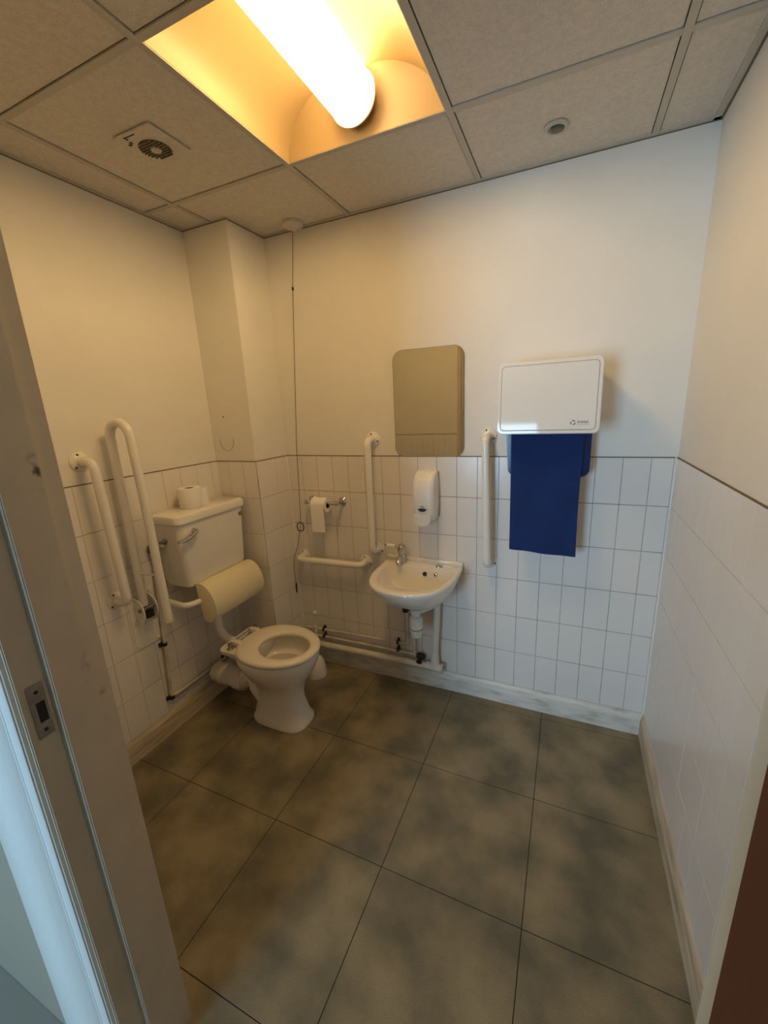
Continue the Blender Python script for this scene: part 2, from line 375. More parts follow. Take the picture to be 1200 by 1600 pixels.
# strike plate on the left jamb
sp = bm_new(); t = thing('strike_plate', 'worn steel strike plate with a square latch hole on the left door jamb', 'strike plate', (XL, -1.6425, 1.008))
y0, y1, z0, z1 = -1.6555, -1.630, 1.008, 1.113
hz0, hz1, hy0, hy1 = 1.038, 1.078, -1.648, -1.634
for b in ((y0, hy0, z0, z1), (hy1, y1, z0, z1), (hy0, hy1, z0, hz0), (hy0, hy1, hz1, z1)): add_box(sp, XL, XL+.0018, *b)
obj('plate', sp, 'steel', t, smooth=False)
bm = bm_new(); add_box(bm, XL, XL+.0006, hy0, hy1, hz0, hz1); obj('latch_hole', bm, 'black', t, smooth=False)
for z in (1.022, 1.098):
    bm = bm_new(); lathe(bm, [(.0036, .0017), (.0034, .0024), (.001, .0026)], (XL, -1.6425, z), (1, 0, 0), 12); obj('screw', bm, 'hole', t)
# door leaf, open into the corridor
bm = bm_new(); add_box(bm, 1.900, 1.944, -2.60, -1.661, .008, 2.03, .0015, 1)
dr = struct('door_1', bm, 'door', 'dark brown door standing open at the right edge', 'door')
for z in (.25, 1.05, 1.80):
    bm = bm_new(); lathe(bm, [(.007, -.05), (.007, .05)], (1.951, -1.675, z), (0, 0, 1), 12); add_box(bm, 1.944, 1.951, -1.70, -1.662, z-.05, z+.05); obj('hinge', bm, 'steel', dr)
bm = bm_new(); tube(bm, fillet([(1.90, -2.52, 1.02), (1.85, -2.52, 1.02), (1.85, -2.40, 1.02)], .02), .009); lathe(bm, [(.026, 0), (.026, .006), (.01, .012)], (1.90, -2.52, 1.02), (-1, 0, 0)); obj('door_handle', bm, 'chrome', dr)

# ---------------------------------------------------------------- corridor behind the camera
CW0, CW1, CYF, CH = -1.2, 3.2, -4.55, 2.5
bm = bm_new(); add_box(bm, CW0, CW1, CYF-.1, YO, -.08, -.002); struct('floor_corridor', bm, 'corr_floor', 'corridor floor outside the doorway', 'floor')
bm = bm_new(); add_box(bm, CW0, CW1, CYF-.1, YO, CH, CH+.08); struct('ceiling_corridor', bm, 'corr_wall', 'corridor ceiling', 'ceiling')
bm = bm_new(); add_box(bm, CW0-.1, CW0, CYF, YO+.1, 0, CH); struct('wall_corridor_left', bm, 'corr_wall', 'left end of the corridor')
bm = bm_new(); add_box(bm, CW1, CW1+.1, CYF, YO+.1, 0, CH); struct('wall_corridor_right', bm, 'corr_wall', 'right end of the corridor')
bm = bm_new(); add_box(bm, CW0, -.1, YO, YO+.1, 0, CH); add_box(bm, W, CW1, YO, YO+.1, 0, CH); add_box(bm, -.1, .765, YO-.0008, YO, 0, CH); add_box(bm, 2.1, W, YO-.0008, YO, 0, CH)
struct('wall_corridor_near', bm, 'corr_wall', 'corridor wall either side of the doorway')
wx0, wx1, wz0, wz1 = -.20, .96, .48, 2.06
bm = bm_new(); add_box(bm, CW0, wx0, CYF-.1, CYF, 0, CH); add_box(bm, wx1, CW1, CYF-.1, CYF, 0, CH); add_box(bm, wx0, wx1, CYF-.1, CYF, 0, wz0); add_box(bm, wx0, wx1, CYF-.1, CYF, wz1, CH)
struct('wall_corridor_far', bm, 'corr_wall', 'far corridor wall with a window')
bm = bm_new()
for b in ((wx0, wx0+.04, wz0, wz1), (wx1-.04, wx1, wz0, wz1), (wx0, wx1, wz0, wz0+.04), (wx0, wx1, wz1-.04, wz1)): add_box(bm, b[0], b[1], CYF-.07, CYF-.02, b[2], b[3])
o = struct('window_1', bm, 'plastic', 'white framed corridor window letting in daylight', 'window')

# ---------------------------------------------------------------- recessed ceiling light
x0, x1, y0, y1 = GX[2]+.012, GX[3]-.012, GY[2]+.012, GY[1]-.012
t = thing('ceiling_light', 'recessed square ceiling light with a glowing rounded tube lamp', 'ceiling light', ((x0+x1)/2, (y0+y1)/2, H))
bm = bm_new(); e = .005
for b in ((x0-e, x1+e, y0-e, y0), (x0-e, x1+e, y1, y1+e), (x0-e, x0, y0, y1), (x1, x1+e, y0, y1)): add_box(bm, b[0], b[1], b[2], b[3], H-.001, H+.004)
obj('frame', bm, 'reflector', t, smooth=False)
lx = (x0+x1)/2+.006; lr = .076; lz = H+.082; wingtop = .145
def wing(side):
    bm = bm_new(); xe = x0 if side < 0 else x1; n = 14; prof = []
    for k in range(n+1):
        a = PI*.5*k/n*1.25
        prof.append((xe+(lx-xe)*(1-math.cos(a))/(1-math.cos(PI*.625))*.98, H+wingtop*math.sin(a)))
    vs = [[bm.verts.new((p[0], y, p[1])) for p in prof] for y in (y0, y1)]
    for k in range(n): bm.faces.new((vs[0][k], vs[0][k+1], vs[1][k+1], vs[1][k]))
    return bm
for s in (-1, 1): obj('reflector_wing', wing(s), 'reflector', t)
for ye, s in ((y1, -1), (y0, 1)):          # sloping curved end plates
    bm = bm_new(); n = 10; rows = []
    for k in range(n+1):
        a = PI/2*k/n; yy = ye+s*.075*(1-math.cos(a)); zz = H+.0001+.150*math.sin(a)
        rows.append([(x0, yy, zz), (x1, yy, zz)])
    vs = [[bm.verts.new(p) for p in r] for r in rows]
    for k in range(n): bm.faces.new((vs[k][0], vs[k][1], vs[k+1][1], vs[k+1][0]))
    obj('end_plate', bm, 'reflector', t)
bm = bm_new(); add_box(bm, x0-.004, x1+.004, y0-.004, y1+.004, H+.165, H+.175); obj('housing_top', bm, 'ceil_dark', t, smooth=False)
bm = bm_new()
ly0, ly1 = y0+.004, y1-.045
prof = []
for k in range(0, 9): a = PI/2*k/8; prof.append((lr*(.86+.14*math.sin(a)), .03*(1-math.cos(PI/2*k/8))**1.0*0+ .022*k/8))
L = ly1-ly0
lathe(bm, [(lr*.90, 0), (lr*.97, .006), (lr, .018), (lr, L-.018), (lr*.97, L-.006), (lr*.90, L)], (lx, ly0, lz), (0, 1, 0), 40)
obj('lamp_diffuser', bm, 'diffuser', t)
for yy, s in ((ly1, 1), (ly0, -1)):
    bm = bm_new(); lathe(bm, [(lr*.90, 0), (lr*.90, s*.005), (lr*.80, s*.008)], (lx, yy, lz), (0, 1, 0), 40); obj('lamp_end', bm, 'lamp_end', t)
    bm = bm_new(); lathe(bm, [(lr+.0005, 0), (lr+.0035, 0), (lr+.0035, s*.006), (lr*.88, s*.008), (lr*.88, s*.006)], (lx, yy-s*.012, lz), (0, 1, 0), 40); obj('end_ring', bm, 'lamp_end', t)

# ---- ceiling vent, sensor, pull cord rose
t = thing('ceiling_vent', 'square white ceiling vent with a dark round louvred grille, left of the light', 'vent', (.467, -.778, H))
bm = bm_new(); add_box(bm, .386, .548, -.858, -.698, H-.007, H, .002, 1); obj('plate', bm, 'ceil', t, smooth=False)
gx, gy, gr = .460, -.764, .050
bm = bm_new(); lathe(bm, [(gr, -.0072), (gr, -.0080), (.001, -.0080)], (gx, gy, H), (0, 0, 1), 36); obj('grille', bm, 'gridfan', t)
for k in range(9):
    yy = gy-.042+k*.0105; hw = math.sqrt(max(gr**2-(yy-gy)**2, 1e-5))
    bm = bm_new(); add_box(bm, gx-hw, gx+hw, yy-.0017, yy+.0017, H-.0125, H-.0075); obj('fin', bm, mat('fin_grey', (.20, .17, .12), .7) if k == 0 else bpy.data.materials['fin_grey'], t, smooth=False)
bm = bm_new(); lathe(bm, [(.018, -.008), (.016, -.014), (.001, -.015)], (gx+.002, gy, H), (0, 0, 1), 20); obj('hub', bm, 'bar', t)
for (xx, yy, sx, sy) in ((.408, -.815, .006, .004), (.420, -.822, .006, .004), (.448, -.846, .020, .002), (.424, -.842, .003, .008)):
    bm = bm_new(); add_box(bm, xx-sx, xx+sx, yy-sy, yy+sy, H-.0082, H-.0068); obj('indicator', bm, 'gridfan', t, smooth=False)
t = thing('ceiling_sensor', 'small round white ceiling sensor with a dark eye, right of the light', 'sensor', (1.672, -.22, H))
bm = bm_new(); lathe(bm, [(.038, 0), (.038, -.003), (.034, -.007), (.026, -.008), (.025, -.003), (.001, -.003)], (1.672, -.22, H), (0, 0, 1), 32); obj('bezel', bm, 'bar', t)
bm = bm_new(); lathe(bm, [(.021, -.003), (.021, -.008), (.016, -.013), (.001, -.015)], (1.675, -.22, H), (0, 0, 1), 24); obj('lens', bm, mat('sensor_lens', (.10, .09, .07), .3), t)
t = thing('pull_cord', 'emergency pull cord with two dark rings hanging from a white ceiling rose', 'pull cord', (.5, -.062, H))
bm = bm_new(); lathe(bm, [(.050, 0), (.049, -.012), (.038, -.020), (.012, -.022), (.006, -.034), (.001, -.034)], (.502, -.062, H), (0, 0, 1), 32); obj('ceiling_rose', bm, 'ceil', t)
cordpts = [(.502, -.066, H-.03), (.472, -.066, 2.15), (.405, -.07, 1.36), (.385, -.07, .95), (.378, -.072, .906), (.357, -.08, .80), (.330, -.095, .715), (.322, -.095, .66), (.318, -.09, .55), (.317, -.09, .50)]
bm = bm_new(); tube(bm, cordpts, .0016, 6); obj('cord', bm, 'cord', t)
bm = bm_new(); lathe(bm, [(.001, -.010), (.005, -.006), (.005, .006), (.001, .010)], (.472, -.066, 2.145), (0, 0, 1), 10); obj('knot', bm, 'hole', t)
def torus(bm, c, rx, rz, r, ux, uz):
    c = Vector(c); ux = Vector(ux).normalized(); uz = Vector(uz).normalized(); n = ux.cross(uz); rings = []
    for k in range(24):
        a = 2*PI*k/24; e = .8
        px = math.copysign(abs(math.cos(a))**e, math.cos(a))*rx; pz = math.copysign(abs(math.sin(a))**e, math.sin(a))*rz
        d = (ux*px/rx+uz*pz/rz).normalized(); p = c+ux*px+uz*pz
        rings.append([p+(d*math.cos(b)+n*math.sin(b))*r for b in [2*PI*j/8 for j in range(8)]])
    loft(bm, rings, closed=True)
bm = bm_new(); torus(bm, (.380, -.072, .906), .019, .025, .0032, (1, .3, 0), (0, 0, 1)); obj('pull_ring', bm, 'brownblack', t)
bm = bm_new(); torus(bm, (.320, -.09, .525), .019, .030, .0032, (-.62, 1, 0), (0, 0, 1)); obj('pull_ring', bm, 'brownblack', t)

# ---------------------------------------------------------------- grab rails
def flange(parent, c, n):
    """round fixing plate with three dark screw holes"""
    c = Vector(c); n = Vector(n)
    bm = bm_new(); lathe(bm, [(.040, 0), (.040, .003), (.037, .007), (.026, .010), (.022, .014), (.001, .014)], c, n, 32); f = obj('flange', bm, 'rail', parent)
    a = Vector((0, 0, 1)); b = n.cross(a)
    for k in range(3):
        ang = 2*PI*k/3+.25
        p = c+(a*math.cos(ang)+b*math.sin(ang))*.030
        bm = bm_new(); lathe(bm, [(.0042, .0065), (.0042, .0105), (.001, .0107)], p, n, 10); obj('screw', bm, 'hole', f)
def rail(label, A, B, n, off=.072, r=.0185, bend=.045, group='white grab rails on the walls'):
    A, B, n = Vector(A), Vector(B), Vector(n)
    t = thing('grab_rail', label, 'grab rail', A, group)
    flange(t, A, n); flange(t, B, n)
    bm = bm_new(); tube(bm, fillet([A+n*.006, A+n*off, B+n*off, B+n*.006], bend, 8), r, 18); obj('bar', bm, 'rail', t)
    return t
rail('vertical white grab rail on the left wall, nearest the doorway', (0, -.955, 1.399), (0, -.939, .791), (1, 0, 0), off=.085)
rail('vertical white grab rail left of the mirror and basin', (.840, 0, 1.394), (.837, 0, .795), (0, -1, 0))
rail('horizontal white grab rail low on the back wall, left of the basin', (.339, 0, .703), (.760, 0, .710), (0, -1, 0))
rail('vertical white grab rail right of the mirror, beside the towel cabinet', (1.430, 0, 1.402), (1.446, 0, .792), (0, -1, 0))

# ---- folded-up drop rail on the left wall
t = thing('drop_down_rail', 'folding U-shaped support rail, folded up on its plate on the left wall', 'support rail', (0, -.832, .5))
bm = bm_new(); add_box(bm, .004, .009, -.898, -.768, .512, .790, .002, 1); obj('wall_plate', bm, 'rail', t, smooth=False)
for (yy, zz) in ((-.882, .530), (-.785, .530), (-.882, .772), (-.785, .772), (-.878, .650), (-.862, .69)):
    bm = bm_new(); lathe(bm, [(.009, .009), (.008, .014), (.003, .016), (.001, .016)], (0, yy, zz), (1, 0, 0), 14); obj('bolt', bm, 'rail', t)
for yy in (-.868, -.802):
    bm = bm_new(); pts = []
    for k in range(13):
        a = -PI/2+PI*k/12; pts.append((.009+.062*math.cos(a)**.8 if math.cos(a) > 0 else .009, .700+.066*math.sin(a)))
    prism(bm, [(p[0], p[1]) for p in pts], 'y', yy-.003, yy+.003); obj('hinge_cheek', bm, 'rail', t, smooth=False)
bm = bm_new(); lathe(bm, [(.008, -.045), (.008, .045)], (.050, -.835, .715), (0, 1, 0), 14); obj('pivot_pin', bm, 'steel', t)
bm = bm_new(); add_box(bm, .040, .062, -.852, -.818, .668, .700); obj('stop_block', bm, 'hole', t, smooth=False)
P = [(.048, -.848, .735), (.052, -.848, 1.05), (.045, -.842, 1.47)]
top = []
c0 = Vector((.045, -.842, 1.482)); c1 = Vector((.155, -.834, 1.482)); mid = (c0+c1)/2; hw = (c1-c0)/2
for k in range(1, 12):
    a = PI-PI*k/12; top.append(mid+hw*math.cos(a)+Vector((0, 0, .062*math.sin(a))))
path = [Vector(p) for p in P[:-1]]+[c0]+top+[c1, Vector((.158, -.829, 1.25)), Vector((.160, -.824, .672))]
bm = bm_new(); tube(bm, path, .0182, 18); obj('rail_tube', bm, 'rail', t)
bm = bm_new(); lathe(bm, [(.0186, 0), (.0186, .018), (.014, .021)], (.160, -.824, .675), (0, 0, -1), 18); obj('end_plug', bm, 'vinyl', t)
bm = bm_new(); tube(bm, [(.052, -.848, .888), (.160, -.826, .885)], .0065, 10); obj('cross_bar', bm, 'rail', t)

# ---------------------------------------------------------------- cistern
t = thing('cistern', 'white low-level ceramic cistern with a chrome flush lever', 'cistern', (.1, -.505, .775))
yl, yr = -.722, -.300
def box_ring(x0, x1, y0, y1, z, r, n=5):
    return [(p[0], p[1], z) for p in rrect(x1-x0, y1-y0, r, (x0+x1)/2, (y0+y1)/2, n)]
bm = bm_new()
loft(bm, [box_ring(.010, .165, yl+.040, yr-.036, .762, .02), box_ring(.008, .176, yl+.026, yr-.024, .768, .03), box_ring(.006, .182, yl+.018, yr-.018, .80, .03), box_ring(.005, .190, yl+.006, yr-.007, 1.0, .03), box_ring(.005, .193, yl+.004, yr-.004, 1.078, .03)])
ca = obj('tank', bm, 'ceramic', t)
bm = bm_new()
loft(bm, [box_ring(.004, .196, yl-.002, yr+.002, 1.078, .03), box_ring(.002, .204, yl-.008, yr+.008, 1.084, .035), box_ring(.002, .205, yl-.009, yr+.009, 1.108, .035), box_ring(.003, .201, yl-.005, yr+.005, 1.118, .033), box_ring(.006, .190, yl+.006, yr-.006, 1.122, .028)])
obj('lid', bm, 'ceramic', t)
bm = bm_new(); lathe(bm, [(.014, 0), (.014, .006), (.011, .010), (.011, .020), (.008, .026), (.001, .028)], (.190, -.640, 1.036), (1, 0, 0), 20)
tube(bm, [(.208, -.640, 1.034), (.214, -.670, 1.022), (.214, -.71, 1.012), (.210, -.742, 1.012)], [.009, .011, .010, .007], 12); obj('flush_lever', bm, 'chrome', t)
bm = bm_new(); lathe(bm, [(.012, 0), (.012, .004), (.001, .005)], (.191, -.335, 1.043), (1, 0, 0), 20); obj('badge', bm, 'steel', t)
bm = bm_new(); lathe(bm, [(.012, 0), (.012, .012), (.007, .016), (.007, .03)], (.09, yl+.006, 1.0), (0, -1, 0), 16); obj('side_nut', bm, 'steel', t)
# flush pipe
bm = bm_new(); tube(bm, fillet([(.100, -.505, .760), (.102, -.505, .40), (.225, -.505, .366)], .09, 10), .0215, 18)
lathe(bm, [(.034, 0), (.034, .03), (.022, .034)], (.100, -.505, .760), (0, 0, -1), 20); tag(obj('flush_pipe', bm, 'plastic', origin=(.1, -.505, .366)), 'white flush pipe curving from cistern down to the toilet pan', 'pipe')

# ---------------------------------------------------------------- toilet
TY = -.512
t = thing('toilet', 'white ceramic toilet pan with cream seat, lid missing', 'toilet', (.47, TY, 0))
def er(cx, ax, ay, z, n=2.2, cy=TY, N=48, egg=.0):
    out = []
    for k in range(N):
        a = 2*PI*k/N; c, s = math.cos(a), math.sin(a)
        x = math.copysign(abs(c)**(2/n), c); y = math.copysign(abs(s)**(2/n), s)
        out.append((cx+ax*x, cy+ay*y*(1-egg*x), z))
    return out
bm = bm_new()
loft(bm, [er(.480, .160, .100, 0, 3.2), er(.480, .160, .100, .018, 3.2), er(.478, .150, .090, .032, 3), er(.478, .142, .084, .075, 2.8), er(.478, .130, .078, .13, 2.5), er(.478, .132, .082, .18, 2.4),
          er(.478, .148, .100, .225, 2.3), er(.480, .172, .128, .27, 2.2), er(.486, .196, .152, .315, 2.15, egg=.04), er(.490, .210, .168, .352, 2.15, egg=.06), er(.492, .217, .176, .385, 2.15, egg=.07), er(.492, .214, .174, .402, 2.15, egg=.07), er(.492, .206, .166, .405, 2.15, egg=.07),
          er(.525, .150, .125, .402, 2.1), er(.525, .160, .132, .385, 2.1), er(.525, .155, .125, .335, 2.1), er(.525, .148, .118, .318, 2.1), er(.525, .130, .102, .312, 2.1), er(.52, .115, .09, .27, 2.1), er(.51, .085, .068, .215, 2.1), er(.50, .055, .045, .16, 2.1)])
pan = obj('pan', bm, 'ceramic', t, angle=50)
bm = bm_new(); loft(bm, [er(.515, .092, .074, .221, 2.1), er(.515, .092, .074, .2235, 2.1)]); obj('water', bm, 'water', pan)
bm = bm_new()
loft(bm, [[(p[0], p[1], z) for p in rrect(w_, h_, .03, cx, TY+.0, 5)] for (z, w_, h_, cx) in ((.30, .10, .10, .325), (.345, .17, .165, .312), (.375, .195, .225, .305), (.400, .198, .235, .303), (.406, .188, .224, .303))])
obj('rear_shelf', bm, 'ceramic', pan)
bm = bm_new(); tube(bm, [(.44, TY, .11), (.385, TY, .115), (.345, TY, .165), (.33, TY, .215), (.30, TY, .225), (.27, TY, .185), (.245, TY, .163), (.215, TY, .158)], [.066, .066, .062, .060, .058, .054, .050, .050], 20); obj('trap_outlet', bm, 'ceramic', pan)
for s in (-1, 1):
    bm = bm_new(); lathe(bm, [(.009, 0), (.009, .005), (.004, .009)], (.475+.0, TY+s*.083, .035), (0, s*.9, .5), 14); obj('fixing_cap', bm, 'plastic', pan)
# seat
bm = bm_new()
def seat_o(d, z): return er(.503, .214-d, .182-d, z, 2.12, egg=.06)
def seat_i(d, z): return er(.534, .130+d, .112+d, z, 2.0)
loft(bm, [seat_o(.006, .408), seat_o(0, .414), seat_o(0, .424), seat_o(.005, .431), seat_o(.016, .4345), seat_i(.014, .433), seat_i(.004, .428), seat_i(0, .420), seat_i(.003, .410)], closed=True)
st = obj('seat', bm, 'seat', t, angle=50)
bm = bm_new(); tube(bm, [(.270, TY-.098, .434), (.270, TY+.098, .434)], .005, 10); obj('hinge_rod', bm, 'chrome', st)
for s in (-1, 1):
    bm = bm_new(); add_box(bm, .260, .318, TY+s*.066-.013, TY+s*.066+.013, .420, .443, .004); obj('hinge_block', bm, 'seat', st)
    bm = bm_new(); lathe(bm, [(.017, 0), (.017, .004), (.009, .009), (.008, .026), (.010, .034), (.001, .036)], (.270, TY+s*.095, .404), (0, 0, 1), 18); obj('hinge_post', bm, 'chrome', st)
bm = bm_new(); lathe(bm, [(.052, .001), (.052, .05), (.058, .052), (.058, .075), (.053, .078), (.053, .15), (.060, .153), (.062, .19), (.057, .20), (.057, .215)], (0.036, TY, .160), (1, 0, 0), 28)
tag(obj('pan_connector', bm, 'wastepipe', origin=(.02, TY, .11)), 'white ribbed waste connector behind the toilet pan', 'pipe')

# ---- padded backrest
t = thing('backrest', 'cream padded backrest cushion on a white bent tube behind the toilet', 'backrest', (0, -.52, .68))
n = 14; prof = []
for k in range(n+1):
    a = PI/2-PI*k/n
    prof.append((.205+.080*math.cos(a)**.9 if 0 < k < n else .205, .682+.098*math.sin(a)))
prof = [(.192, .588), (.192, .776)]+prof
def cush(y, s):
    cx, cz = .215, .682
    return [(cx+(p[0]-cx)*s, y, cz+(p[1]-cz)*s) for p in prof]
bm = bm_new(); loft(bm, [cush(-.672, .93), cush(-.670, .98), cush(-.664, 1), cush(-.328, 1), cush(-.321, .98), cush(-.319, .93)])
for v in bm.verts:
    dz = v.co.z-.682; v.co.x += -dz*.12
cu = obj('cushion', bm, 'vinyl', t, angle=40)
bm = bm_new(); pp = [(p[0]-(p[1]-.682)*.12+(.003 if p[0] > .2 else 0), -.668, p[1]) for p in prof]
tube(bm, pp, .003, 6); obj('piping', bm, 'seat', cu)
bm = bm_new(); tube(bm, fillet([(.0045, -.718, .690), (.175, -.740, .690), (.205, -.62, .690), (.205, -.36, .690)], .05, 8), .0145, 16); obj('support_tube', bm, 'rail', t)
bm = bm_new(); lathe(bm, [(.036, .0045), (.036, .009), (.02, .014)], (0, -.718, .690), (1, 0, 0), 24); obj('flange', bm, 'rail', t)

# ---- tissue roll on cistern
t = thing('toilet_roll', 'white toilet roll standing on the cistern lid', 'toilet roll', (.095, -.545, 1.122))
bm = bm_new(); R = .054
rings = [[(.095+r*math.cos(2*PI*k/40), -.545+r*math.sin(2*PI*k/40), 1.1225+h) for k in range(40)] for r, h in ((.022, 0), (R-.002, 0), (R, .003), (R, .093), (R-.002, .0965), (.024, .0965), (.022, .094))]
loft(bm, rings, closed=True); ro = obj('paper', bm, 'paper', t)
bm = bm_new(); loft(bm, [[(.095+r*math.cos(2*PI*k/24), -.545+r*math.sin(2*PI*k/24), 1.1225+h) for k in range(24)] for r, h in ((.022, .002), (.022, .095), (.0205, .095), (.0205, .002))], closed=True); obj('core', bm, 'card', t)
bm = bm_new(); pts = [(.095+R*math.cos(a), -.545+R*math.sin(a)) for a in [.5*k/6+.1 for k in range(7)]]
pts = [(.095+(R+.001)*math.cos(.2), -.545+(R+.001)*math.sin(.2)), (.135, -.505), (.138, -.485), (.130, -.468)]
outl = pts+[(x-.0012, y-.0012) for x, y in reversed(pts)]
prism(bm, outl, 'z', 1.1235, 1.214); obj('loose_sheet', bm, 'paper', t, smooth=False)

# ---------------------------------------------------------------- tissue holder with roll on back wall
t = thing('toilet_roll_holder', 'chrome toilet roll holder with two posts on the back wall', 'roll holder', (.536, 0, 1.057))
for x in (.438, .636):
    bm = bm_new(); lathe(bm, [(.024, 0), (.024, .004), (.018, .010), (.010, .016), (.009, .055), (.012, .062), (.013, .075), (.009, .084), (.001, .085)], (x, -.0045, 1.057), (0, -1, 0), 24); obj('post', bm, 'chrome', t)
bm = bm_new(); tube(bm, [(.438, -.073, 1.057), (.470, -.073, 1.057), (.600, -.073, 1.057), (.636, -.073, 1.057)], [.010, .010, .010, .010], 14); obj('spindle', bm, 'chrome', t)
t = thing('toilet_roll', 'part-used white toilet roll hanging in the chrome holder', 'toilet roll', (.533, -.073, 1.02))
xa, xb = .488, .578
bm = bm_new(); R = .040
cz = 1.057-.010
loft(bm, [[(x, -.073+r*math.cos(2*PI*k/36), cz+r*math.sin(2*PI*k/36)) for k in range(36)] for x, r in ((xa, .019), (xa, R), (xb, R), (xb, .019))], closed=True); obj('paper', bm, 'paper', t)
bm = bm_new(); loft(bm, [[(x, -.073+r*math.cos(2*PI*k/24), cz+r*math.sin(2*PI*k/24)) for k in range(24)] for x, r in ((xa, .0195), (xb-.001, .0195), (xb-.001, .018), (xa, .018))], closed=True); obj('core', bm, 'card', t)
bm = bm_new(); pr = [(-.073-R*math.sin(a)-.0006, cz+R*math.cos(a)) for a in [PI/2*k/6 for k in range(7)]]+[(-.1140, cz-.05), (-.1125, cz-.10), (-.1145, cz-.148)]
pr = pr+[(y+.0014, z) for y, z in reversed(pr)]
prism(bm, pr, 'x', xa+.002, xb-.006); obj('hanging_sheet', bm, 'paper', t)

# ---------------------------------------------------------------- mirror
t = thing('mirror', 'plain frameless mirror with rounded corners above the soap dispenser', 'mirror', (1.142, 0, 1.305))
bm = bm_new(); prism(bm, rrect(.352, .508, .050, 1.1425, 1.560, 8), 'y', -.0005, -.0045); obj('edge', bm, 'mirror_edge', t)
bm = bm_new(); prism(bm, rrect(.348, .504, .048, 1.1425, 1.560, 8), 'y', -.0045, -.0055); obj('glass', bm, 'mirror', t, smooth=False)

# ---------------------------------------------------------------- soap dispenser
t = thing('soap_dispenser', 'white wall soap dispenser with a push bar under the mirror', 'soap dispenser', (1.135, 0, .99))
sx0, sx1 = 1.083, 1.192
def soap_ring(z, d, hw, r=.022):
    cx = (sx0+sx1)/2; pts = [(cx+hw, -.0055), (cx-hw, -.0055)]
    for k in range(7): a = PI/2*k/6; pts.append((cx-hw+r-r*math.cos(a), -d+r-r*math.sin(a)))
    for k in range(7): a = PI/2*k/6; pts.append((cx+hw-r+r*math.sin(a), -d+r-r*math.cos(a)))
    return [(x, y, z) for x, y in pts]
bm = bm_new()
loft(bm, [soap_ring(.998, .075, .046), soap_ring(1.004, .083, .050), soap_ring(1.03, .096, .053), soap_ring(1.07, .103, .055), soap_ring(1.12, .106, .0555), soap_ring(1.16, .103, .0555), soap_ring(1.195, .093, .055), soap_ring(1.22, .076, .054), soap_ring(1.236, .052, .051), soap_ring(1.241, .035, .047, .015)])
obj('body', bm, 'plastic', t, angle=50)
bm = bm_new(); add_box(bm, sx0-.001, sx1+.001, -.020, -.0045, 1.005, 1.240, .006); obj('back_plate', bm, 'greyline', t)
bm = bm_new(); cx = (sx0+sx1)/2-.002
out = [(cx+.042*math.cos(a), 1.012+.036*math.sin(a)*(1 if math.sin(a) < 0 else .0)) for a in [PI+PI*k/16 for k in range(17)]]
out = [(cx-.044, 1.034)]+out+[(cx+.044, 1.034)]+[(cx+.03*(1-k/3), 1.028) for k in range(1, 6)]
prism(bm, out, 'y', -.112, -.085); obj('push_bar', bm, 'gloss_plastic', t)
bm = bm_new(); out = [(cx+.021*math.cos(a), 1.063+.013*math.sin(a)) for a in [PI+PI*k/12 for k in range(13)]]+[(cx, 1.067)]
prism(bm, out, 'y', -.1068, -.098); obj('level_window', bm, 'black', t)
bm = bm_new(); add_box(bm, cx-.009, cx+.009, -.1070, -.103, 1.072, 1.080); obj('label', bm, 'greyline', t, smooth=False)

# ---------------------------------------------------------------- basin
t = thing('basin', 'small white ceramic wash basin on the back wall', 'basin', (1.11, 0, .60))
BX = 1.110
def br(hw, f, b, z, cy=-.12, cx=BX, nf=2.5, nb=9): return sring(cx, cy, hw, f, b, z, nf, nb)
bm = bm_new()
rings = [br(.060, .06, .10, .588, cy=-.12, nf=2.2, nb=5), br(.100, .10, .114, .592, nf=2.3, nb=6), br(.140, .165, .1155, .612, nf=2.3), br(.172, .225, .1155, .645, nf=2.4), br(.196, .272, .1155, .690, nf=2.5), br(.207, .296, .1155, .725, nf=2.55), br(.211, .303, .1155, .742, nf=2.6), br(.209, .301, .1155, .750, nf=2.6), br(.203, .295, .112, .7535, nf=2.6),
         br(.180, .228, .044, .7505, cy=-.13, nf=2.7, nb=3.6), br(.176, .223, .040, .745, cy=-.13, nf=2.7, nb=4.2), br(.171, .216, .034, .725, cy=-.13, nf=2.65, nb=4.2), br(.163, .200, .024, .690, cy=-.13, nf=2.6, nb=3.8), br(.146, .170, .008, .664, cy=-.13, nf=2.5, nb=3.2), br(.100, .105, .02, .648, cy=-.15, nf=2.2, nb=2.6), br(.022, .022, .022, .635, cy=-.17, nf=2, nb=2)]
loft(bm, rings); ba = obj('bowl', bm, 'ceramic', t, angle=60)
bm = bm_new(); add_box(bm, BX-.207, BX+.207, -.022, -.0045, .742, .772, .006, 3); obj('upstand', bm, 'ceramic', ba)
for (x, z, m_, r) in ((1.140, .722, 'hole', .011), (1.195, .724, 'chrome', .009)):
    bm = bm_new(); lathe(bm, [(r, 0), (r, .004), (r*.5, .005)], (x, -.099, z), (0, -1, .25), 18); f = obj('overflow', bm, m_, ba)
    if m_ == 'chrome':
        bm = bm_new(); lathe(bm, [(.004, .0052), (.001, .006)], (x, -.099, z), (0, -1, .25), 12); obj('overflow_hole', bm, 'hole', f)
bm = bm_new(); lathe(bm, [(.020, 0), (.019, .004), (.008, .006), (.001, .005)], (1.203, -.052, .752), (0, 0, 1), 24); obj('tap_hole_cover', bm, 'chrome', ba)
bm = bm_new(); lathe(bm, [(.021, .0), (.021, .003), (.012, .004)], (BX, -.17, .636), (0, 0, 1), 20); obj('plughole', bm, 'chrome', ba)
